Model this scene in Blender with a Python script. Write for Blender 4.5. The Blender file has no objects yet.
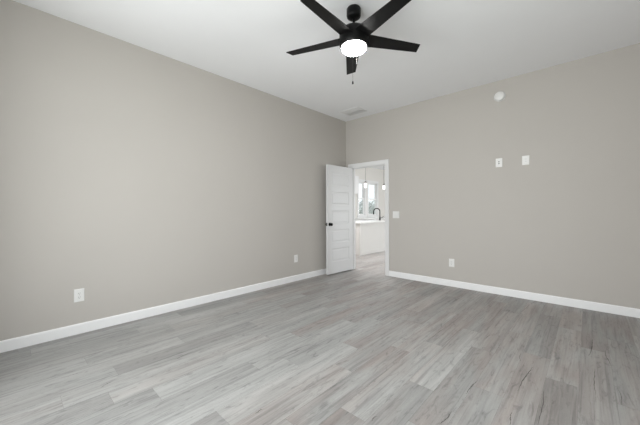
import bpy, bmesh, math, random
from mathutils import Vector, Matrix
PI = math.pi
C = bpy.context.scene
col = C.collection

# ------------------------------------------------------------------ camera
F = 288.7
cam_d = bpy.data.cameras.new('camera')
cam_d.sensor_width = 36.0
cam_d.lens = 36.0 * F / 640.0
cam_d.shift_y = -1.5 / 640.0
cam_d.clip_start = 0.02
cam = bpy.data.objects.new('camera', cam_d)
col.objects.link(cam)
cam.location = (3.68, -4.76, 1.2)
cam.rotation_euler = (Matrix.Rotation(math.atan2(.680, .733), 3, 'Z') @ Matrix.Rotation(PI / 2, 3, 'X') @ Matrix.Rotation(-math.radians(.2), 3, 'Z')).to_euler()
C.camera = cam

# ------------------------------------------------------------------ sky, daylight, exposure
w = bpy.data.worlds.new('overcast_sky')
C.world = w
w.use_nodes = True
wn = w.node_tree
bg = wn.nodes['Background']
bg.inputs['Color'].default_value = (0.95, 0.975, 1.0, 1)
bg.inputs['Strength'].default_value = 1.3


def daylight(name, loc, direction, sx, sy, power, colr=(1, .985, .988), spread=180):
    d = bpy.data.lights.new(name, 'AREA')
    d.shape = 'RECTANGLE'
    d.size = sx
    d.size_y = sy
    d.energy = power
    d.color = colr
    d.spread = math.radians(spread)
    o = bpy.data.objects.new(name, d)
    col.objects.link(o)
    o.location = loc
    o.rotation_euler = Vector(direction).to_track_quat('-Z', 'Y').to_euler()
    return o


# soft light outside unseen windows placed and sized to light the rooms
daylight('daylight_near_window', (2.45, -5.68, 1.42), (0, 1, .15), 2.95, 2.35, 146, spread=165)
daylight('added_light_side_window', (4.65, -3.15, 1.45), (-1, 0, .15), 2.6, 2.1, 4)
daylight('added_light_patio_door', (4.62, 4.6, 1.25), (-1, 0, 0.1), 3.2, 2.2, 175)
daylight('added_light_kitchen_window', (0.4, 8.9, 1.6), (0, -1, 0.1), 2.4, 1.6, 130)
daylight('added_light_kitchen_ceiling', (-.5, .95, 2.98), (-.15, .3, -1), 1.2, 1.2, 115)  # added fill without a fixture, brightens the kitchen and island end

C.view_settings.view_transform = 'Standard'
C.view_settings.look = 'None'
C.view_settings.gamma = 1
C.view_settings.use_curve_mapping = False
C.view_settings.exposure = 0.06


# ------------------------------------------------------------------ materials
def mat(name, colr, rough=0.5, metal=0.0, spec=0.5, noise=0.0, nscale=40, bump=0.0, bscale=200, coat=0):
    m = bpy.data.materials.new(name)
    m.use_nodes = True
    nt = m.node_tree
    b = nt.nodes['Principled BSDF']
    b.inputs['Base Color'].default_value = (*colr, 1)
    b.inputs['Roughness'].default_value = rough
    b.inputs['Metallic'].default_value = metal
    b.inputs['Specular IOR Level'].default_value = spec
    b.inputs['Coat Weight'].default_value = coat
    tc = nt.nodes.new('ShaderNodeTexCoord')
    if noise:
        n = nt.nodes.new('ShaderNodeTexNoise')
        n.inputs['Scale'].default_value = nscale
        n.inputs['Detail'].default_value = 4
        nt.links.new(tc.outputs['Object'], n.inputs['Vector'])
        r = nt.nodes.new('ShaderNodeMapRange')
        r.inputs['To Min'].default_value = 1 - noise
        r.inputs['To Max'].default_value = 1 + noise
        nt.links.new(n.outputs['Fac'], r.inputs['Value'])
        mx = nt.nodes.new('ShaderNodeVectorMath')
        mx.operation = 'SCALE'
        mx.inputs[0].default_value = colr
        nt.links.new(r.outputs[0], mx.inputs['Scale'])
        nt.links.new(mx.outputs[0], b.inputs['Base Color'])
    if bump:
        n = nt.nodes.new('ShaderNodeTexNoise')
        n.inputs['Scale'].default_value = bscale
        nt.links.new(tc.outputs['Object'], n.inputs['Vector'])
        bp = nt.nodes.new('ShaderNodeBump')
        bp.inputs['Strength'].default_value = bump
        bp.inputs['Distance'].default_value = 0.002
        nt.links.new(n.outputs['Fac'], bp.inputs['Height'])
        nt.links.new(bp.outputs[0], b.inputs['Normal'])
    return m


def glow(name, colr, strength):
    m = mat(name, colr, 0.4)
    b = m.node_tree.nodes['Principled BSDF']
    b.inputs['Emission Color'].default_value = (*colr, 1)
    b.inputs['Emission Strength'].default_value = strength
    return m


def glass_mat():
    m = bpy.data.materials.new('window_glass')
    m.use_nodes = True
    nt = m.node_tree
    nt.nodes.clear()
    out = nt.nodes.new('ShaderNodeOutputMaterial')
    mix = nt.nodes.new('ShaderNodeMixShader')
    tr = nt.nodes.new('ShaderNodeBsdfTransparent')
    tr.inputs[0].default_value = (.95, .97, .97, 1)
    gl = nt.nodes.new('ShaderNodeBsdfGlossy')
    gl.inputs['Roughness'].default_value = 0.02
    mix.inputs[0].default_value = 0.06
    nt.links.new(tr.outputs[0], mix.inputs[1])
    nt.links.new(gl.outputs[0], mix.inputs[2])
    nt.links.new(mix.outputs[0], out.inputs[0])
    return m


def floor_mat():
    m = bpy.data.materials.new('grey_oak_planks')
    m.use_nodes = True
    nt = m.node_tree
    N, L = nt.nodes, nt.links
    b = N['Principled BSDF']
    tc = N.new('ShaderNodeTexCoord')
    at = N.new('ShaderNodeAttribute'); at.attribute_name = 'tone'
    sd = N.new('ShaderNodeAttribute'); sd.attribute_name = 'seed'

    def math_(op, a=None, bb=None):
        n = N.new('ShaderNodeMath'); n.operation = op
        for i, v in enumerate((a, bb)):
            if v is None: continue
            if isinstance(v, (int, float)): n.inputs[i].default_value = v
            else: L.new(v, n.inputs[i])
        return n.outputs[0]
    # per plank shifted coordinates
    off = N.new('ShaderNodeCombineXYZ')
    L.new(math_('MULTIPLY', sd.outputs['Fac'], 37.0), off.inputs[0])
    L.new(math_('MULTIPLY', sd.outputs['Fac'], 91.0), off.inputs[1])
    L.new(math_('MULTIPLY', sd.outputs['Fac'], 53.0), off.inputs[2])
    add = N.new('ShaderNodeVectorMath'); add.operation = 'ADD'
    L.new(tc.outputs['Object'], add.inputs[0]); L.new(off.outputs[0], add.inputs[1])

    def grain(sx, sy, detail, dist=0.0, rough=.55):
        mp = N.new('ShaderNodeMapping')
        mp.inputs['Scale'].default_value = (sx, sy, 1)
        L.new(add.outputs[0], mp.inputs[0])
        n = N.new('ShaderNodeTexNoise')
        n.inputs['Scale'].default_value = 1
        n.inputs['Detail'].default_value = detail
        n.inputs['Roughness'].default_value = rough
        n.inputs['Distortion'].default_value = dist
        L.new(mp.outputs[0], n.inputs['Vector'])
        return n.outputs['Fac']

    def rng(v, a, c, lo, hi):
        n = N.new('ShaderNodeMapRange')
        n.inputs['From Min'].default_value = a; n.inputs['From Max'].default_value = c
        n.inputs['To Min'].default_value = lo; n.inputs['To Max'].default_value = hi
        L.new(v, n.inputs['Value'])
        return n.outputs[0]
    cloudy = grain(11, 1.1, 3, .5)         # broad cathedral patches
    fine = grain(95, 3.2, 5, .3)           # fine pores and streaks
    line = grain(48, 1.5, 4, .5, .62)      # thin darker grain lines
    blot = grain(24, 5.5, 5, 1.4, .65)     # knots and blotches
    mott = grain(120, 60, 4, .2, .7)       # close mottling
    f = math_('MULTIPLY', rng(cloudy, .3, .7, .84, 1.12), rng(fine, .25, .75, .88, 1.09))
    f = math_('MULTIPLY', f, rng(line, .50, .66, 1.02, .76))
    f = math_('MULTIPLY', f, rng(blot, .54, .72, 1.0, .62))
    f = math_('MULTIPLY', f, rng(mott, .3, .7, .95, 1.05))
    f = math_('MULTIPLY', f, at.outputs['Fac'])
    # warm / cool drift between patches
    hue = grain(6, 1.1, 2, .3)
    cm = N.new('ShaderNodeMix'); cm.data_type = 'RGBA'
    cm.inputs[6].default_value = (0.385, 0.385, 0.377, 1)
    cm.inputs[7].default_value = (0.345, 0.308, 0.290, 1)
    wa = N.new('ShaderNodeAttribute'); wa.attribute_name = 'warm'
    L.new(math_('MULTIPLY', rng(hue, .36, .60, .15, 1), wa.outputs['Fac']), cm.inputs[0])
    sc = N.new('ShaderNodeVectorMath'); sc.operation = 'SCALE'
    L.new(cm.outputs[2], sc.inputs[0]); L.new(f, sc.inputs['Scale'])
    L.new(sc.outputs[0], b.inputs['Base Color'])
    L.new(rng(fine, .2, .8, .40, .52), b.inputs['Roughness'])
    b.inputs['Specular IOR Level'].default_value = 0.5
    bp = N.new('ShaderNodeBump'); bp.inputs['Strength'].default_value = .12; bp.inputs['Distance'].default_value = .001
    L.new(fine, bp.inputs['Height']); L.new(bp.outputs[0], b.inputs['Normal'])
    return m


M = {
    'wall': mat('greige_wall_paint', (.515, .488, .457), .82, spec=.25, noise=.012, nscale=3, bump=.05, bscale=260),
    'ceil': mat('white_ceiling_paint', (.90, .905, .92), .9, spec=.2, noise=.01, nscale=4, bump=.05, bscale=200),
    'trim': mat('white_trim_paint', (.77, .77, .77), .35, noise=.01, nscale=8),
    'baseboard': mat('white_baseboard_paint', (.88, .88, .885), .35, noise=.01, nscale=8),
    'door': mat('white_door_paint', (.68, .68, .685), .38, noise=.01, nscale=8),
    'floor': floor_mat(),
    'seam': mat('dark_plank_crack', (.10, .092, .085), .7, noise=.2, nscale=60),
    'kitchen': mat('lightened_kitchen_wall_paint', (.72, .70, .67), .85, spec=.2, noise=.012, nscale=3),  # bedroom beige lightened, the kitchen's brightness put into the colour
    'plate': mat('white_plastic', (.78, .775, .76), .35, noise=.01, nscale=60),
    'slot': mat('dark_slot', (.10, .10, .10), .6, noise=.05, nscale=60),
    'duct': mat('grey_duct_liner', (.80, .80, .80), .8, noise=.05, nscale=30),
    'black': mat('matte_black_metal', (.006, .006, .006), .38, metal=.0, spec=.12, noise=.1, nscale=50),
    'blade': mat('black_blade_laminate', (.006, .006, .006), .42, spec=.13, noise=.15, nscale=25),
    'chain': mat('dark_bronze_chain', (.10, .095, .09), .3, metal=.8, noise=.1, nscale=80),
    'lamp': glow('lit_frosted_glass', (1, .985, .96), 85.0),
    'shade': glow('lit_white_glass_shade', (1, .985, .96), 2.5),
    'cab': mat('white_cabinet_paint', (.68, .67, .65), .4, noise=.01, nscale=10),
    'quartz': mat('white_quartz', (.86, .86, .85), .18, noise=.02, nscale=14),
    'glass': glass_mat(),
    'steel': mat('brushed_nickel', (.55, .55, .55), .3, metal=1, noise=.05, nscale=80),
    'grass': mat('pale_lawn', (.30, .33, .22), .9, noise=.2, nscale=3),
    'leaf': mat('grey_green_leaves', (.66, .69, .69), .7, noise=.3, nscale=6),
    'bark': mat('grey_bark', (.25, .22, .2), .9, noise=.2, nscale=12),
    'siding': mat('pale_blue_grey_siding', (.50, .54, .58), .7, noise=.04, nscale=5),
    'roof': mat('grey_shingles', (.2, .2, .21), .9, noise=.2, nscale=10),
}


# ------------------------------------------------------------------ mesh helpers
def box(bm, x0, x1, y0, y1, z0, z1, bev=0.0):
    r = bmesh.ops.create_cube(bm, size=1)
    vs = r['verts']
    for v in vs:
        v.co = Vector((x0 + (v.co.x + .5) * (x1 - x0), y0 + (v.co.y + .5) * (y1 - y0), z0 + (v.co.z + .5) * (z1 - z0)))
    if bev:
        es = {e for v in vs for e in v.link_edges}
        bmesh.ops.bevel(bm, geom=list(es), offset=bev, segments=2, affect='EDGES', profile=.6)


def lathe(bm, prof, n=48, center=(0, 0, 0), axis='Z'):
    """prof: list of (radius, height); closes poles when radius is 0"""
    rings = []
    c = Vector(center)

    def P(r, h, a):
        x, y = r * math.cos(a), r * math.sin(a)
        if axis == 'Z': return c + Vector((x, y, h))
        if axis == 'Y': return c + Vector((x, h, y))
        return c + Vector((h, x, y))
    for r, h in prof:
        if r < 1e-6: rings.append([bm.verts.new(P(0, h, 0))])
        else: rings.append([bm.verts.new(P(r, h, 2 * PI * k / n)) for k in range(n)])
    for a, b2 in zip(rings, rings[1:]):
        for k in range(n):
            k2 = (k + 1) % n
            if len(a) == 1 and len(b2) == 1: continue
            if len(a) == 1: f = (a[0], b2[k], b2[k2])
            elif len(b2) == 1: f = (a[k], b2[0], a[k2])
            else: f = (a[k], b2[k], b2[k2], a[k2])
            bm.faces.new(f)
    if len(rings[0]) > 1: bm.faces.new(rings[0])
    if len(rings[-1]) > 1: bm.faces.new(rings[-1])


def tube(bm, pts, rad, n=12):
    pts = [Vector(p) for p in pts]
    rs = rad if isinstance(rad, (list, tuple)) else [rad] * len(pts)
    rings = []
    up = None
    for i, p in enumerate(pts):
        d = (pts[min(i + 1, len(pts) - 1)] - pts[max(i - 1, 0)]).normalized()
        if up is None:
            up = d.orthogonal().normalized()
        up = (up - d * up.dot(d)).normalized()
        s = d.cross(up)
        rings.append([bm.verts.new(p + (up * math.cos(2 * PI * k / n) + s * math.sin(2 * PI * k / n)) * rs[i]) for k in range(n)])
    for a, b2 in zip(rings, rings[1:]):
        for k in range(n):
            bm.faces.new((a[k], a[(k + 1) % n], b2[(k + 1) % n], b2[k]))
    bm.faces.new(rings[0]); bm.faces.new(rings[-1])


def build(name, bm, m, parent=None, smooth=False, kind=None, label=None, cat=None, group=None):
    bmesh.ops.recalc_face_normals(bm, faces=bm.faces)
    me = bpy.data.meshes.new(name)
    bm.to_mesh(me); bm.free()
    me.materials.append(m)
    if smooth:
        me.polygons.foreach_set('use_smooth', [True] * len(me.polygons))
        me.set_sharp_from_angle(angle=math.radians(38))
    o = bpy.data.objects.new(name, me)
    col.objects.link(o)
    if parent is not None: o.parent = parent
    if kind: o['kind'] = kind
    if label: o['label'] = label
    if cat: o['category'] = cat
    if group: o['group'] = group
    return o


def struct(name, bm, m, parent=None, smooth=False, label=None):
    return build(name, bm, m, parent, smooth, kind=None if parent else 'structure', label=label)


def thing(name, label, cat, loc=(0, 0, 0), rotz=0, group=None):
    o = bpy.data.objects.new(name, None)
    col.objects.link(o)
    o.location = loc
    o.rotation_euler = (0, 0, rotz)
    o.empty_display_size = .05
    o['label'] = label; o['category'] = cat
    if group: o['group'] = group
    return o


B = bmesh.new

# ------------------------------------------------------------------ room dimensions
H = 3.05
XR, YN = 4.27, -5.3             # bedroom right and near walls
KX, KY = -3.1, 8.5              # kitchen window wall and far wall
T = .12
DX0, DX1, DH = .140, .925, 2.077    # doorway in the far wall


# ------------------------------------------------------------------ floor: planks along Y, one face each
def make_floor():
    rnd = random.Random(11)
    W, Lp, g = .177, 1.225, .0004
    x0 = 3.633 - 41 * W
    # end joints and tones read off the planks in view: row -> (joint y, {plank below the joint: tone, above: tone})
    known = {2.748: (-1.615, {-1: 1.13, 0: .93, -2: .86}), 3.456: (-2.14, {-1: .84, 0: 1.03}),
             2.925: (-1.985, {-1: .92, 0: .98, -2: .98}), 1.509: (-4.10, {-1: .84, 0: 1.06, 1: .95}),
             1.686: (-3.47, {-1: .88, 0: 1.02}), 2.040: (-3.918, {-1: .84, 0: 1.05}), 2.217: (-3.024, {-1: 1.04, 0: .95}),
             1.863: (-3.235, {-1: 1.08, 0: .96}), 2.571: (-2.16, {-1: 1.04, 0: .96}), 3.633: (-1.35, {-1: .93, 0: .86, -2: .97}),
             3.279: (-1.80, {-1: 1.0, 0: .84}), 3.102: (-2.6, {-1: .97, 0: 1.01}), 2.394: (-2.45, {-1: .96, 0: 1.04}),
             3.810: (-2.2, {-1: .95, 0: .90}), 1.332: (-3.09, {-1: 1.08, 0: .93}), .270: (-3.88, {-1: .90, 0: 1.06}), .093: (-3.41, {-1: 1.0, 0: .84})}
    bm = B()
    tone = []; seed = []
    under = []
    r = 0
    while True:
        xa = x0 + r * W; xb = xa + W
        r += 1
        if xa > XR: break
        if xb < KX: continue
        xa2, xb2 = max(xa, KX), min(xb, XR)
        hit = [v for k, v in known.items() if abs(k - xa) < .01]
        if hit: j, tn = hit[0]
        else: j, tn = -3 + rnd.random() * Lp, {}
        k0 = math.floor((YN - j) / Lp)
        k = k0
        while j + k * Lp < KY:
            ya, yb = max(j + k * Lp, YN), min(j + (k + 1) * Lp, KY)
            t = tn.get(k, rnd.choice([.82, .86, .92, .96, .98, 1.0, 1.03, 1.06]))
            if yb - ya > .002:
                vs = [bm.verts.new(p) for p in ((xa2 + g, ya + g, 0), (xb2 - g, ya + g, 0), (xb2 - g, yb - g, 0), (xa2 + g, yb - g, 0))]
                bm.faces.new(vs)
                tone.append(t); seed.append(rnd.random())
            k += 1
    n_planks = len(tone)
    # dark joint bed right under the planks
    vs = [bm.verts.new(p) for p in ((KX, YN, -.0012), (XR, YN, -.0012), (XR, KY, -.0012), (KX, KY, -.0012))]
    bm.faces.new(vs); tone.append(.35); seed.append(.5)
    # slab
    box(bm, KX, XR, YN, KY, -.12, -.004)
    while len(tone) < len(bm.faces): tone.append(.5); seed.append(.5)
    nb = len(bm.faces)
    # long grain cracks in the printed oak, each a thin dark sliver lying in the plank face
    cr = [((3.475, -2.02), (3.468, -2.33)), ]
    def wp(px, py):
        t = 1.2 * F / (py - 210); u = (px - 320) / F
        return 3.68 + t * (.733 * u - .68), -4.76 + t * (.68 * u + .733)
    pix = [((531.3, 366.7), (516.5, 390.4), .006), ((592.9, 339.3), (588.9, 355.8), .006), ((593.2, 369), (594.9, 395.3), .004),
           ((543.8, 390.4), (537.9, 425), .005), ((511.5, 411.8), (508.2, 425), .004), ((477, 379.5), (464.8, 393.2), .005),
           ((452.3, 410.8), (439.4, 423.8), .006), ((481.7, 340), (493, 333), .003), ((447, 326), (425, 341), .003),
           ((395, 318), (408, 312), .003), ((262, 408), (254, 412), .006), ((170, 360), (192, 350), .004),
           ((100, 386), (112, 379), .006), ((520, 352), (519.5, 362), .003), ((536, 300), (520, 312), .004),
           ((610, 366), (604, 350), .004), ((622, 405), (618, 388), .003), ((370, 420), (376, 415), .005),
           ((330, 340), (336, 337), .003), ((60, 376), (84, 370), .004)]
    for (a, b2, wd) in pix:
        A, Bq = Vector((*wp(*a), 0)), Vector((*wp(*b2), 0))
        d = (Bq - A); n = 14
        nx = Vector((1, 0, 0))
        L_, R_ = [], []
        ph = rnd.random() * 6
        for i in range(n + 1):
            s = i / n
            p = A + d * s + nx * (.004 * math.sin(ph + s * 6) + rnd.uniform(-.002, .002))
            wv = wd * .5 * (math.sin(PI * min(max(s, .03), .97)) ** .6) * rnd.uniform(.5, 1.25)
            L_.append(bm.verts.new((p.x - wv, p.y, .0004))); R_.append(bm.verts.new((p.x + wv, p.y, .0004)))
        for i in range(n):
            f = bm.faces.new((L_[i], R_[i], R_[i + 1], L_[i + 1]))
    ncr = len(bm.faces) - nb
    while len(tone) < len(bm.faces): tone.append(.2); seed.append(.5)
    bm.normal_update()
    for i, f in enumerate(bm.faces):
        if (i < n_planks + 1 or i >= nb) and f.normal.z < 0: f.normal_flip()
    me = bpy.data.meshes.new('floor')
    bm.to_mesh(me); bm.free()
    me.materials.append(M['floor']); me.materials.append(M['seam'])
    for i, p in enumerate(me.polygons):
        if i >= nb: p.material_index = 1
    a = me.attributes.new('tone', 'FLOAT', 'FACE'); a.data.foreach_set('value', tone)
    # right and far side: warm light put into plank tint, plus browner print
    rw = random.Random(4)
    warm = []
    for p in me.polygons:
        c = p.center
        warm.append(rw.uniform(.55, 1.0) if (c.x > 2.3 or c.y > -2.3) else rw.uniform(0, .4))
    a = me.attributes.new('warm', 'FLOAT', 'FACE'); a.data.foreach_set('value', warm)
    a = me.attributes.new('seed', 'FLOAT', 'FACE'); a.data.foreach_set('value', seed)
    o = bpy.data.objects.new('floor', me)
    col.objects.link(o); o['kind'] = 'structure'


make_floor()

bm = B(); box(bm, KX - T, XR + T, YN - T, KY + T, H, H + .15); struct('ceiling', bm, M['ceil'])


# ------------------------------------------------------------------ walls with openings
def wall(name, axis, a0, a1, face0, face1, holes, m, z1=H):
    """axis 'X': the wall runs along X between a0 and a1, thickness face0..face1 in Y"""
    bm = B()
    cuts = sorted({a0, a1} | {h[0] for h in holes} | {h[1] for h in holes})
    for c0, c1 in zip(cuts, cuts[1:]):
        mid = (c0 + c1) / 2
        hh = [h for h in holes if h[0] <= mid <= h[1]]
        spans = [(-.12, z1)]
        if hh:
            spans = []
            if hh[0][2] > 0: spans.append((-.12, hh[0][2]))
            else: spans.append((-.12, -.02))
            spans.append((hh[0][3], z1))
        for s0, s1 in spans:
            if axis == 'X': box(bm, c0, c1, face0, face1, s0, s1)
            else: box(bm, face0, face1, c0, c1, s0, s1)
    bmesh.ops.remove_doubles(bm, verts=bm.verts, dist=1e-5)
    # drop the doubled inner faces between neighbouring blocks
    seen = {}
    for f in bm.faces:
        k = tuple(sorted(v.index for v in f.verts)); seen.setdefault(k, []).append(f)
    bm.verts.index_update()
    seen = {}
    for f in bm.faces:
        k = tuple(sorted(v.index for v in f.verts)); seen.setdefault(k, []).append(f)
    dead = [f for fs in seen.values() if len(fs) > 1 for f in fs]
    bmesh.ops.delete(bm, geom=dead, context='FACES_ONLY')
    return struct(name, bm, m)


NW = (.92, 3.95, .30, 2.60)       # near wall window: x0 x1 z0 z1
SW = (-4.40, -1.90, .45, 2.45)     # unseen side window, added to light the left wall
PD = (3.1, 6.1, .02, 2.30)         # unseen patio door, invented to light the island side
KW1 = (4.84, 5.30, 1.00, 2.40)     # kitchen windows
KW2 = (5.53, 6.24, 1.00, 2.40)
KF = (-.7, 1.5, .95, 2.35)  # extra unseen far window, added to brighten the kitchen

wall('wall_left', 'Y', YN, 0, -T, 0, [], M['wall'])
wall('wall_far', 'X', -T, XR, 0, T, [(DX0, DX1, 0, DH)], M['wall'])
wall('wall_right', 'Y', YN, T, XR, XR + T, [SW], M['wall'])
wall('wall_near', 'X', -T, XR + T, YN - T, YN, [NW], M['wall'])
wall('wall_kitchen_window', 'Y', T, KY, KX - T, KX, [KW1, KW2], M['kitchen'])
wall('wall_kitchen_near', 'X', KX - T, -T, 0, T, [], M['kitchen'])
wall('wall_kitchen_right', 'Y', T, KY, XR, XR + T, [PD], M['kitchen'])
wall('wall_kitchen_far', 'X', KX - T, XR + T, KY, KY + T, [KF], M['kitchen'])


# ------------------------------------------------------------------ baseboards
def prism(bm, prof, a0, a1, fn):
    """extrude a profile (d, z) from a0 to a1; fn(a, d, z) -> point"""
    A = [bm.verts.new(fn(a0, d, z)) for d, z in prof]
    Z = [bm.verts.new(fn(a1, d, z)) for d, z in prof]
    n = len(prof)
    for i in range(n):
        bm.faces.new((A[i], A[(i + 1) % n], Z[(i + 1) % n], Z[i]))
    bm.faces.new(A); bm.faces.new(Z)


BP = [(0, .0008), (.014, .0008), (.014, .086), (.0125, .093), (.009, .098), (.004, .100), (0, .100)]
bm = B(); prism(bm, BP, YN, -.0002, lambda a, d, z: (d, a, z)); struct('baseboard_left', bm, M['baseboard'])
bm = B(); prism(bm, BP, DX1 + .0745, XR, lambda a, d, z: (a, -d, z))
prism(bm, BP, .0142, DX0 - .0745, lambda a, d, z: (a, -d, z)); struct('baseboard_far', bm, M['baseboard'])
bm = B(); prism(bm, BP, YN, -.0142, lambda a, d, z: (XR - d, a, z)); struct('baseboard_right', bm, M['baseboard'])
bm = B(); prism(bm, BP, .0142, XR - .0142, lambda a, d, z: (a, YN + d, z)); struct('baseboard_near', bm, M['baseboard'])
bm = B(); prism(bm, BP, T, KY, lambda a, d, z: (KX + d, a, z)); struct('baseboard_kitchen', bm, M['baseboard'])

# ------------------------------------------------------------------ doorway casing and jamb
CW, CT = .080, .017


def casing(bm, x0, x1, z1, y, sgn):
    """mitred casing round an opening, standing out from y in direction sgn"""
    prof = [(0, 0), (0, .010), (.004, .013), (CW - .018, CT), (CW - .004, CT), (CW, CT - .004), (CW, 0)]   # (distance out, thickness)
    def ring(pt):   # pt(d) gives x,z
        return [bm.verts.new((pt(d)[0], y + sgn * t, pt(d)[1])) for d, t in prof]
    r = [ring(lambda d: (x0 - d, .0008)), ring(lambda d: (x0 - d, z1 + d)), ring(lambda d: (x1 + d, z1 + d)), ring(lambda d: (x1 + d, .0008))]
    n = len(prof)
    for a, b2 in zip(r, r[1:]):
        for i in range(n):
            bm.faces.new((a[i], a[(i + 1) % n], b2[(i + 1) % n], b2[i]))
    bm.faces.new(r[0]); bm.faces.new(r[-1])


bm = B()
casing(bm, DX0 + .006, DX1 - .006, DH - .006, -.0003, -1)
struct('trim_1', bm, M['trim'])
bm = B()
casing(bm, DX0 + .006, DX1 - .006, DH - .006, T + .0003, 1)
struct('trim_2', bm, M['trim'])
bm = B()
jt = .012
box(bm, DX0, DX0 + jt, 0, T, .0008, DH)
box(bm, DX1 - jt, DX1, 0, T, .0008, DH)
box(bm, DX0, DX1, 0, T, DH - jt, DH)
box(bm, DX0 + jt, DX0 + jt + .010, .040, .072, .0008, DH - jt)      # door stop
box(bm, DX1 - jt - .010, DX1 - jt, .040, .072, .0008, DH - jt)
box(bm, DX0 + jt, DX1 - jt, .040, .072, DH - jt - .010, DH - jt)
jamb = struct('trim_3', bm, M['trim'])
bm = B(); box(bm, DX1 - jt - .0015, DX1 - jt, .008, .034, .91, .97)
build('strike_plate', bm, M['black'], jamb, label='black strike plate')


# ------------------------------------------------------------------ the open door (local: x from the hinge, y 0..t, z up)
DW, DT, DHH = .735, .035, 2.040


def make_door():
    bm = B()
    s = .112
    zb = [.215 + k * .358 for k in range(5)]
    ph = .252
    zs = [0]
    for z in zb: zs += [z, z + ph]
    zs += [DHH]
    xs = [0, s, DW - s, DW]
    for yy, sg in ((0, 1), (DT, -1)):
        def V(x, z, d=0): return bm.verts.new((x, yy + sg * d, z))
        for i in range(3):
            for j in range(len(zs) - 1):
                xa, xb, za, zc = xs[i], xs[i + 1], zs[j], zs[j + 1]
                if i == 1 and j % 2 == 1:
                    loops = []
                    for ins, d in ((0, 0), (.006, .007), (.016, .0085), (.030, .0085), (.044, .004)):
                        loops.append([V(xa + ins, za + ins, d), V(xb - ins, za + ins, d), V(xb - ins, zc - ins, d), V(xa + ins, zc - ins, d)])
                    for a, b2 in zip(loops, loops[1:]):
                        for k in range(4):
                            bm.faces.new((a[k], a[(k + 1) % 4], b2[(k + 1) % 4], b2[k]))
                    bm.faces.new(loops[-1])
                else:
                    bm.faces.new((V(xa, za), V(xb, za), V(xb, zc), V(xa, zc)))
    for x in (0, DW):
        bm.faces.new([bm.verts.new(p) for p in ((x, 0, 0), (x, DT, 0), (x, DT, DHH), (x, 0, DHH))])
    for z in (0, DHH):
        bm.faces.new([bm.verts.new(p) for p in ((0, 0, z), (DW, 0, z), (DW, DT, z), (0, DT, z))])
    bmesh.ops.remove_doubles(bm, verts=bm.verts, dist=1e-5)
    d = struct('door_1', bm, M['door'])
    d['label'] = 'white five panel door standing open beside the doorway'
    # knob sets on both faces
    for yy, sg in ((0, -1), (DT, 1)):
        bm = B()
        prof = [(.0, 0), (.033, 0), (.033, .004), (.030, .008), (.013, .010), (.011, .014), (.011, .030), (.016, .034), (.0255, .040), (.0285, .048), (.027, .056), (.020, .062), (.0, .064)]
        lathe(bm, [(r, yy + sg * h) for r, h in prof], 32, (DW - .062, 0, .928), 'Y')
        build('door_knob', bm, M['black'], d, True, label='black round door knob')
    bm = B(); box(bm, DW - .0005, DW + .001, .005, DT - .005, .90, .957)
    box(bm, DW, DW + .009, .011, DT - .011, .92, .937, .002)
    build('latch_plate', bm, M['black'], d, label='black latch plate on the door edge')
    for z in (.20, 1.0, 1.80):
        bm = B()
        tube(bm, [(-.004, -.006, z - .045), (-.004, -.006, z + .045)], .0055, 12)
        box(bm, -.0015, .0, -.004, DT - .006, z - .044, z + .044)
        build('hinge', bm, M['black'], d, True, label='black door hinge')
    return d


door = make_door()
# closed: slab runs +X from the left jamb; opened about 95 degrees into the bedroom
ang = -math.radians(92.6)
pin = Vector((DX0 + jt + .004, -.026, .022))
door.location = pin + Vector((0, 0, 0))
door.rotation_euler = (0, 0, ang)


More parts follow.
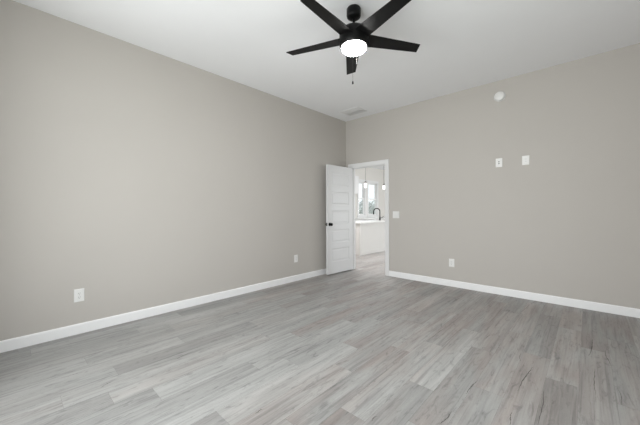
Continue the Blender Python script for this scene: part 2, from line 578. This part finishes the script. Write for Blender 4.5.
# ------------------------------------------------------------------ windows
def make_window(name, axis, a0, a1, z0, z1, inner, outer, nsash=1, interior_sign=1, patio=False):
    """frame fills the opening; interior_sign points from the wall into the room along the other axis"""
    def P(bm, a0_, a1_, d0, d1, z0_, z1_, bev=0):
        d0, d1 = sorted((d0, d1))
        if axis == 'X': box(bm, a0_, a1_, d0, d1, z0_, z1_, bev)
        else: box(bm, d0, d1, a0_, a1_, z0_, z1_, bev)
    s = interior_sign
    bm = B()
    f = .03
    P(bm, a0, a0 + f, inner, outer, z0, z1); P(bm, a1 - f, a1, inner, outer, z0, z1)
    P(bm, a0, a1, inner, outer, z1 - f, z1); P(bm, a0, a1, inner, outer, z0, z0 + f)
    root = struct(name, bm, M['trim'])
    # casing, sill and apron
    bm = B()
    c = .085
    P(bm, a0 - c, a0 + .004, inner, inner + s * .018, z0, z1 + c, .003)
    P(bm, a1 - .004, a1 + c, inner, inner + s * .018, z0, z1 + c, .003)
    P(bm, a0 - .0, a1 + .0, inner, inner + s * .018, z1 - .004, z1 + c, .003)
    if not patio:
        P(bm, a0 - c, a1 + c, inner, inner + s * .018, z0 - .09, z0 - .001, .003)
    build('window_casing', bm, M['trim'], root)
    if not patio:
        bm = B(); P(bm, a0 - c - .01, a1 + c + .01, inner - s * .01, inner + s * .04, z0 - .02, z0 + .008, .004)
        build('window_sill', bm, M['trim'], root)
    n = nsash
    wv = (a1 - a0 - 2 * f) / n
    midd = (inner + outer) / 2
    for i in range(n):
        b0 = a0 + f + i * wv; b1 = b0 + wv
        zz0, zz1 = z0 + f, z1 - f
        zm = (zz0 + zz1) / 2
        parts = [(zz0, zz1, midd)] if patio else [(zz0, zm + .02, midd + s * .018), (zm - .02, zz1, midd - s * .018)]
        for (u0, u1, dd) in parts:
            bm = B(); e = .045
            P(bm, b0, b0 + e, dd - .015, dd + .015, u0, u1); P(bm, b1 - e, b1, dd - .015, dd + .015, u0, u1)
            P(bm, b0 + e, b1 - e, dd - .015, dd + .015, u0, u0 + e); P(bm, b0 + e, b1 - e, dd - .015, dd + .015, u1 - e, u1)
            sh = build('window_sash', bm, M['trim'], root)
            bm = B(); P(bm, b0 + e, b1 - e, dd - .002, dd + .002, u0 + e, u1 - e)
            build('window_pane', bm, M['glass'], sh)
    return root


make_window('window_1', 'Y', *KW1, KX, KX - T, 1, 1)
make_window('window_2', 'Y', *KW2, KX, KX - T, 1, 1)
make_window('window_3', 'X', *NW, YN, YN - T, 2, 1)
make_window('window_4', 'Y', *SW, XR, XR + T, 2, -1)
make_window('window_5', 'X', *KF, KY, KY + T, 2, -1)
make_window('door_2', 'Y', *PD, XR, XR + T, 2, -1, patio=True)

# ------------------------------------------------------------------ outdoors seen through the kitchen windows
bm = B(); box(bm, -60, 40, -40, 60, -.35, -.2); struct('ground', bm, M['grass'])

# ------------------------------------------------------------------ ceiling fan
fan = thing('ceiling_fan', 'matte black five blade ceiling fan with a lit round white light', 'ceiling fan', (2.122, -2.620, H))
bm = B(); lathe(bm, [(0, -.0005), (.046, -.0005), (.058, -.008), (.0645, -.018), (.0645, -.074), (.061, -.086), (.050, -.096), (.030, -.102), (.016, -.104), (0, -.104)])
build('canopy', bm, M['black'], fan, True)
bm = B(); lathe(bm, [(0, -.095), (.012, -.095), (.012, -.182), (0, -.182)], 24)
lathe(bm, [(0, -.150), (.016, -.150), (.027, -.168), (.036, -.183), (0, -.183)], 32)
build('downrod', bm, M['black'], fan, True)
bm = B(); lathe(bm, [(0, -.181), (.045, -.181), (.078, -.188), (.106, -.203), (.124, -.222), (.131, -.245), (.132, -.318), (.130, -.348), (.119, -.362), (0, -.362)], 64)
build('motor_housing', bm, M['black'], fan, True)
bm = B(); lathe(bm, [(0, -.355), (.104, -.355), (.111, -.360), (.113, -.367), (.110, -.379), (.099, -.390), (.075, -.401), (.045, -.407), (0, -.409)], 64)
build('light_diffuser', bm, M['lamp'], fan, True, label='lit white glass light bowl')
bm = B()
ZB = -.283


def blade_bm():
    bm = B()
    out = []
    r0, r1 = .110, .660
    n = 16
    for i in range(n + 1):
        s = i / n
        hw = .073 + (.050 - .073) * s
        out.append((r0 + (r1 - r0) * s, hw))
    up, lo = [], []
    th = .003
    rows = []
    for (r, hw) in out:
        hh = hw
        xr = r
        rows.append([(xr, -hh), (xr, -hh * .5), (xr, 0), (xr, hh * .5), (xr, hh)])
    # slanted tip as in the photograph
    rows[-1] = [(r1 + (.012 if y > 0 else -.012) * abs(y) / .06, y) for x, y in rows[-1]]
    pit = -math.radians(10)
    def P(x, y, z): return (x, y * math.cos(pit) - z * math.sin(pit), y * math.sin(pit) + z * math.cos(pit))
    top = [[bm.verts.new(P(x, y, th)) for x, y in r] for r in rows]
    bot = [[bm.verts.new(P(x, y, -th)) for x, y in r] for r in rows]
    for g_, inv in ((top, 0), (bot, 1)):
        for i in range(n):
            for j in range(4):
                f = (g_[i][j], g_[i + 1][j], g_[i + 1][j + 1], g_[i][j + 1])
                bm.faces.new(f[::-1] if inv else f)
    for i in range(n):
        for j in (0, 4):
            bm.faces.new((top[i][j], top[i + 1][j], bot[i + 1][j], bot[i][j]))
    for i in (0, n):
        for j in range(4):
            bm.faces.new((top[i][j], top[i][j + 1], bot[i][j + 1], bot[i][j]))
    return bm


bl = None
for k in range(5):
    a = math.radians(86 + 42.85 + 72 * k)
    if bl is None:
        bl = build('fan_blade', blade_bm(), M['blade'], fan, True)
        # blade iron on top of the root
        o = bl
        bm = B(); box(bm, .09, .20, -.022, .022, .0032, .0075, .002)
        for sx, sy in ((.150, -.011), (.150, .011), (.185, 0)):
            lathe(bm, [(0, .0075), (.006, .0075), (.005, .010), (0, .0105)], 12, (sx, sy, 0))
        pit = -math.radians(10)
        bmesh.ops.rotate(bm, verts=bm.verts, cent=(0, 0, 0), matrix=Matrix.Rotation(pit, 3, 'X'))
        iron = build('blade_iron', bm, M['black'], o, True)
    else:
        o = bl.copy(); col.objects.link(o); o.parent = fan
        q = iron.copy(); col.objects.link(q); q.parent = o
    o.location = (0, 0, ZB)
    o.rotation_euler = (0, 0, a)


def pull_chain(x, y, z0, z1, name):
    bm = B()
    n = int((z0 - z1) / .0065)
    tube(bm, [(x, y, z0), (x, y, z1)], .0007, 6)
    for i in range(n):
        bmesh.ops.create_icosphere(bm, subdivisions=1, radius=.0017, matrix=Matrix.Translation((x, y, z0 - .003 - i * .0065)))
    o = build('pull_chain', bm, M['chain'], fan, True)
    bm = B(); lathe(bm, [(0, z1 + .002), (.003, z1), (.0055, z1 - .008), (.0075, z1 - .018), (.006, z1 - .025), (0, z1 - .028)], 20, (x, y, 0))
    build('chain_pull', bm, M['black'], o, True)


rt = Vector((.733, .680)); fw = Vector((-.680, .733))
p = rt * .040 + fw * .118
pull_chain(p.x, p.y, -.342, -.435, 'a')
p = rt * -.024 - fw * .120
pull_chain(p.x, p.y, -.342, -.722, 'b')


# ------------------------------------------------------------------ wall plates
def plate_body(bm, w_, h_, t_=.006):
    # bevelled cover plate: local x across, z up, standing out towards -y
    def L(i, d): return [bm.verts.new((sx * (w_ / 2 - i), -d, sz * (h_ / 2 - i))) for sx, sz in ((-1, -1), (1, -1), (1, 1), (-1, 1))]
    loops = [L(0, 0), L(0, t_ * .45), L(.003, t_ * .9), L(.006, t_)]
    bm.faces.new(loops[0])
    for a, b2 in zip(loops, loops[1:]):
        for k in range(4): bm.faces.new((a[k], a[(k + 1) % 4], b2[(k + 1) % 4], b2[k]))
    bm.faces.new(loops[-1])


def outlet(label, loc, rz):
    t = thing('electrical_outlet', label, 'outlet', loc, rz)
    bm = B(); plate_body(bm, .080, .126); build('cover_plate', bm, M['plate'], t)
    for z in (-.0195, .0195):
        bm = B()
        prof = []
        for k in range(24):
            a = 2 * PI * k / 24
            prof.append((.0172 * math.cos(a), max(-.0135, min(.0135, .0172 * math.sin(a)))))
        lo = [bm.verts.new((x, -.005, z + zz)) for x, zz in prof]; hi = [bm.verts.new((x, -.0085, z + zz)) for x, zz in prof]
        for k in range(24): bm.faces.new((lo[k], lo[(k + 1) % 24], hi[(k + 1) % 24], hi[k]))
        bm.faces.new(hi); bm.faces.new(lo)
        rc = build('receptacle', bm, M['plate'], t)
        bm = B()
        box(bm, -.0082, -.0055, -.0089, -.006, z - .001, z + .0085); box(bm, .0055, .0082, -.0089, -.006, z + .0005, z + .0075)
        lathe(bm, [(0, -.0089), (.0028, -.0089), (.0028, -.006), (0, -.006)], 12, (0, 0, z - .0075), 'Y')
        build('slot', bm, M['slot'], rc)
    bm = B(); lathe(bm, [(0, -.0072), (.003, -.007), (.0032, -.0055), (0, -.0055)], 14, (0, 0, 0), 'Y')
    build('screw', bm, M['steel'], t, True)
    return t


outlet('white double electrical outlet low on the left wall nearest the camera', (0.0, -4.290, .377), PI / 2)
outlet('white double electrical outlet low on the left wall near the open door', (0.0, -1.405, .385), PI / 2)


def far_x(px):
    u = (px - 320) / F
    t = 4.76 / (.68 * u + .733)
    return 3.68 + t * (.733 * u - .68), t


x, t_ = far_x(451.5)
outlet('white double electrical outlet low on the far wall right of the doorway', (x, 0.0, 1.2 - (262.3 - 210) * t_ / F), 0)

# double light switch beside the doorway
x, t_ = far_x(396.0)
sw = thing('light_switch', 'white double rocker light switch on the wall right of the doorway', 'light switch', (x, 0, 1.2 - (214 - 210) * t_ / F), 0)
bm = B(); plate_body(bm, .128, .126); build('cover_plate', bm, M['plate'], sw)
for sx in (-.024, .024):
    bm = B()
    y0, y1, y2 = -.005, -.0095, -.0065
    pr = [(-.033, y0), (-.033, y2), (0, y2 - .001), (.033, y1), (.033, y0)]
    prism(bm, [(d, z) for z, d in pr], sx - .0165, sx + .0165, lambda a, d, z: (a, d, z))
    build('rocker', bm, M['plate'], sw)

# two media plates high on the wall
for px, py, lab, kind in ((499.2, 162.4, 'white wall plate, left and lower one of the pair high on the far wall', 'jack'),
                    (525.9, 160.0, 'white wall plate, right and higher one of the pair high on the far wall', 'outlet')):
    x, t_ = far_x(px)
    t = thing('wall_plate', lab, 'wall plate', (x, 0, 1.2 + (210 - py) * t_ / F), 0)
    bm = B(); plate_body(bm, .082, .126); build('cover_plate', bm, M['plate'], t)
    if kind == 'jack':
        bm = B(); box(bm, -.0165, .0165, -.0075, -.004, -.033, .033, .001); ins = build('jack_insert', bm, M['plate'], t)
        for z in (-.013, .013):
            bm = B(); box(bm, -.007, .007, -.0082, -.0070, z - .007, z + .007)
            build('jack_opening', bm, M['slot'], ins)
    else:
        bm = B(); box(bm, -.0165, .0165, -.0078, -.004, -.033, .033, .001); ins = build('socket_insert', bm, M['plate'], t)
        for z in (-.016, .016):
            for sx in (-.0053, .0053):
                bm = B(); box(bm, sx - .0009, sx + .0009, -.0083, -.0070, z - .004, z + .004)
                build('slot', bm, M['slot'], ins)

# smoke detector on the wall near the ceiling
x, t_ = far_x(500.2)
sd = thing('smoke_detector', 'round white smoke detector high on the far wall', 'smoke detector', (x, 0, 1.2 + (210 - 96.2) * t_ / F), 0)
bm = B(); lathe(bm, [(0, 0), (.073, 0), (.073, -.010), (.069, -.013), (0, -.013)], 48, axis='Y'); build('base', bm, M['plate'], sd, True)
bm = B(); lathe(bm, [(0, -.012), (.066, -.012), (.067, -.020), (.064, -.030), (.055, -.037), (.034, -.041), (.033, -.039), (.030, -.039), (.029, -.042), (0, -.043)], 48, axis='Y')
cv = build('cover', bm, M['plate'], sd, True)
bm = B()
for k in range(24):
    a = 2 * PI * k / 24
    r_ = bmesh.ops.create_cube(bm, size=1)
    bmesh.ops.scale(bm, verts=r_['verts'], vec=(.0012, .008, .010))
    bmesh.ops.transform(bm, verts=r_['verts'], matrix=Matrix.Rotation(-a, 4, 'Y') @ Matrix.Translation((.0668, -.022, 0)) @ Matrix.Rotation(PI / 2, 4, 'X') @ Matrix.Rotation(PI / 2, 4, 'X'))
build('vent_slot', bm, M['slot'], cv)
bm = B(); lathe(bm, [(0, -.042), (.008, -.042), (.008, -.045), (0, -.045)], 20, (.0, 0, 0), 'Y'); build('test_button', bm, M['plate'], sd, True)

# ------------------------------------------------------------------ ceiling air vent
vt = thing('air_vent', 'white rectangular air vent on the ceiling near the room corner', 'vent', (.50, -.40, H))
bm = B()
hw, hh, f = .20, .15, .026
for a in ((-hw, hw, -hh, -hh + f), (-hw, hw, hh - f, hh), (-hw, -hw + f, -hh + f, hh - f), (hw - f, hw, -hh + f, hh - f)):
    box(bm, *a, -.009, -.0003, .002)
build('frame', bm, M['trim'], vt)
bm = B(); box(bm, -hw + f, hw - f, -hh + f, hh - f, -.0015, -.0003); build('duct_opening', bm, M['duct'], vt)
bm = B()
n = 16
for k in range(n):
    y = -hh + f + (k + .5) * (2 * hh - 2 * f) / n
    sg = -1 if k < n / 2 else 1
    r_ = bmesh.ops.create_cube(bm, size=1)
    bmesh.ops.scale(bm, verts=r_['verts'], vec=(2 * hw - 2 * f, .019, .0012))
    bmesh.ops.transform(bm, verts=r_['verts'], matrix=Matrix.Translation((0, y, -.0065)) @ Matrix.Rotation(sg * math.radians(12), 4, 'X'))
build('louvre', bm, M['trim'], vt)

# ------------------------------------------------------------------ kitchen island
IX0, IX1, IY0, IY1 = -1.74, -.80, 1.64, 4.60
isl = thing('kitchen_island', 'long white kitchen island seen through the open doorway', 'kitchen island', ((IX0 + IX1) / 2, (IY0 + IY1) / 2, 0))
ox, oy = (IX0 + IX1) / 2, (IY0 + IY1) / 2
bm = B()
x0_, x1_, y0_, y1_ = IX0 - ox, IX1 - ox, IY0 - oy, IY1 - oy
box(bm, x0_, x0_ + .02, y0_, y1_, .0008, .862); box(bm, x1_ - .02, x1_, y0_, y1_, .0008, .862)
box(bm, x0_ + .02, x1_ - .02, y0_, y0_ + .02, .0008, .862); box(bm, x0_ + .02, x1_ - .02, y1_ - .02, y1_, .0008, .862)
box(bm, x0_ + .02, x1_ - .02, y0_ + .02, y1_ - .02, .08, .10)
# corner posts and shallow rails on the long side
for y in (IY0, (IY0 + IY1) / 2 - .04, IY1 - .08):
    box(bm, IX1 - ox, IX1 - ox + .012, y - oy, y - oy + .08, .0008, .862, .002)
box(bm, IX1 - ox, IX1 - ox + .012, IY0 - oy + .08, IY1 - oy - .08, .0008, .10, .002)
build('cabinet_body', bm, M['cab'], isl)
for k in range(4):
    y0 = IY0 - oy + .02 + k * .735
    bm = B(); box(bm, IX0 - ox - .02, IX0 - ox - .001, y0, y0 + .715, .10, .85, .003)
    dr = build('cabinet_door', bm, M['cab'], isl)
    bm = B(); tube(bm, [(IX0 - ox - .045, y0 + .36, .60), (IX0 - ox - .045, y0 + .36, .76)], .005, 10)
    tube(bm, [(IX0 - ox - .045, y0 + .36, .62), (IX0 - ox - .018, y0 + .36, .62)], .004, 8)
    tube(bm, [(IX0 - ox - .045, y0 + .36, .74), (IX0 - ox - .018, y0 + .36, .74)], .004, 8)
    build('cabinet_handle', bm, M['black'], dr, True)
# worktop with an undermount sink cut
SX0, SX1, SY0, SY1 = -1.62, -1.24, 3.00, 3.70
bm = B()
tx0, tx1, ty0, ty1 = IX0 - .03, IX1 + .035, IY0 - .035, IY1 + .035
for a in ((tx0, SX0, ty0, ty1), (SX1, tx1, ty0, ty1), (SX0, SX1, ty0, SY0), (SX0, SX1, SY1, ty1)):
    box(bm, *a, .8625, .900)
wt = build('countertop', bm, M['quartz'], None, label='white stone countertop on the long kitchen island, holding the black faucet', cat='countertop')
bm = B()
for a in ((SX0, SX0 + .01, SY0, SY1, .68, .8995), (SX1 - .01, SX1, SY0, SY1, .68, .8995), (SX0, SX1, SY0, SY0 + .01, .68, .8995), (SX0, SX1, SY1 - .01, SY1, .68, .8995), (SX0, SX1, SY0, SY1, .67, .68)):
    box(bm, a[0] - ox, a[1] - ox, a[2] - oy, a[3] - oy, a[4], min(a[5], .862))
sk = build('sink_basin', bm, M['steel'], isl)

# gooseneck faucet
fx, fy = -1.17, 3.27
fa = thing('kitchen_faucet', 'black gooseneck faucet standing on the white kitchen island', 'faucet', (fx, fy, .900))
bm = B(); lathe(bm, [(0, .0005), (.031, .0005), (.030, .006), (.024, .012), (.023, .11), (.018, .118), (0, .118)], 28)
build('faucet_body', bm, M['black'], fa, True)
bm = B()
R_ = .100
dv = Vector((-.70, -.71, 0)).normalized()
pts = [(0, 0, .11), (0, 0, .275)]
for k in range(1, 15):
    a = PI * k / 15 * 1.03
    pts.append(tuple(dv * (R_ - R_ * math.cos(a)) + Vector((0, 0, .275 + R_ * math.sin(a)))))
pts.append(tuple(dv * (2 * R_ + .004) + Vector((0, 0, .27))))
tube(bm, pts, .016, 14)
build('gooseneck_spout', bm, M['black'], fa, True)
bm = B(); e = dv * (2 * R_ + .004)
lathe(bm, [(0, .275), (.014, .275), (.018, .262), (.0205, .20), (.017, .185), (0, .185)], 24, (e.x, e.y, 0))
build('spray_head', bm, M['black'], fa, True)
bm = B(); tube(bm, [(.0, 0, .075), (.055, .045, .08), (.085, .075, .125)], [.011, .009, .007], 12)
build('faucet_lever', bm, M['black'], fa, True)

# ------------------------------------------------------------------ pendants above the island
first = None
for i, (x, y, lab) in enumerate(((-1.25, 2.58, 'lit white glass pendant on a thin cord, in front of the kitchen window'),
                                 (-1.25, 3.66, 'lit white glass pendant on a thin cord, beside the right doorway jamb'))):
    t = thing('pendant_light', lab, 'pendant light', (x, y, H), 0, 'pendants above the island')
    if first is None:
        bm = B(); lathe(bm, [(0, -.0005), (.058, -.0005), (.058, -.018), (.050, -.024), (0, -.024)], 32)
        a = build('ceiling_canopy', bm, M['black'], t, True)
        bm = B(); tube(bm, [(0, 0, -.02), (0, 0, -.97)], .006, 10)
        b_ = build('cord', bm, M['chain'], t, True)
        bm = B(); lathe(bm, [(0, -.955), (.012, -.955), (.024, -.975), (.033, -1.005), (.033, -1.022), (0, -1.022)], 28)
        c_ = build('socket_cap', bm, M['chain'], t, True)
        bm = B(); lathe(bm, [(0, -1.018), (.034, -1.018), (.037, -1.03), (.038, -1.05), (.038, -1.09), (.038, -1.13), (.030, -1.145), (0, -1.148)], 32)
        d_ = build('glass_shade', bm, M['shade'], t, True, label='lit white glass shade')
        first = (a, b_, c_, d_)
    else:
        for q in first:
            r_ = q.copy(); col.objects.link(r_); r_.parent = t

# ------------------------------------------------------------------ kitchen wall cabinet left of the windows
uc = thing('wall_cabinet', 'white kitchen wall cabinet hanging left of the kitchen windows', 'cabinet', (KX, 3.82, 1.85))
bm = B(); box(bm, .0003, .33, -.62, .55, 0, .68, .002); build('cabinet_body', bm, M['trim'], uc)
for y0 in (-.615, -.03):
    bm = B(); box(bm, .331, .350, y0, y0 + .575, .005, .675, .003)
    box(bm, .350, .354, y0, y0 + .06, .005, .675); box(bm, .350, .354, y0 + .515, y0 + .575, .005, .675)
    box(bm, .350, .354, y0 + .06, y0 + .515, .005, .065); box(bm, .350, .354, y0 + .06, y0 + .515, .615, .675)
    build('cabinet_door', bm, M['trim'], uc)

# ------------------------------------------------------------------ garden trees behind the kitchen windows
def tree(label, x, y, h, r, seed_):
    rnd = random.Random(seed_)
    t = thing('garden_tree', label, 'tree', (x, y, -.2), 0, 'trees outside the kitchen windows')
    bm = B(); tube(bm, [(0, 0, 0), (.03, .02, h * .4), (-.02, 0, h * .75)], [.09, .07, .03], 10)
    for k in range(7):
        a = rnd.random() * 6.28; z = h * rnd.uniform(.3, .65)
        tube(bm, [(0, 0, z), (math.cos(a) * r * .6, math.sin(a) * r * .6, z + h * .22)], [.03, .01], 6)
    build('trunk', bm, M['bark'], t, True)
    bm = B()
    for k in range(1500):
        u, v = rnd.random(), rnd.random()
        th = 2 * PI * u; ph = math.acos(2 * v - 1); rr = r * rnd.random() ** .4
        c = Vector((rr * math.sin(ph) * math.cos(th), rr * math.sin(ph) * math.sin(th), h * .62 + rr * math.cos(ph) * (h * .38 / r)))
        s = rnd.uniform(.05, .10)
        n = Vector((rnd.uniform(-1, 1), rnd.uniform(-1, 1), rnd.uniform(-1, 1))).normalized()
        a = n.orthogonal().normalized(); b2 = n.cross(a)
        bm.faces.new([bm.verts.new(c + a * s), bm.verts.new(c + b2 * s * .45), bm.verts.new(c - a * s), bm.verts.new(c - b2 * s * .45)])
    build('foliage', bm, M['leaf'], t)


tree('small grey green tree outside behind the left kitchen window', -7.0, 11.0, 2.1, .85, 3)
tree('small grey green tree outside behind the right kitchen window', -7.4, 13.1, 2.15, .9, 5)

bc = thing('base_cabinet', 'white kitchen base cabinet run along the wall under the kitchen windows', 'cabinet', (KX, 5.3, 0))
bm = B(); box(bm, .0145, .60, -1.9, 1.9, .0008, .88, .002); build('cabinet_body', bm, M['cab'], bc)
bm = B(); box(bm, .0005, .64, -1.93, 1.93, .8805, .918, .003); build('worktop', bm, M['quartz'], bc)
for k in range(5):
    y0 = -1.88 + k * .755
    bm = B(); box(bm, .601, .62, y0, y0 + .74, .11, .86, .003); build('cabinet_door', bm, M['cab'], bc)
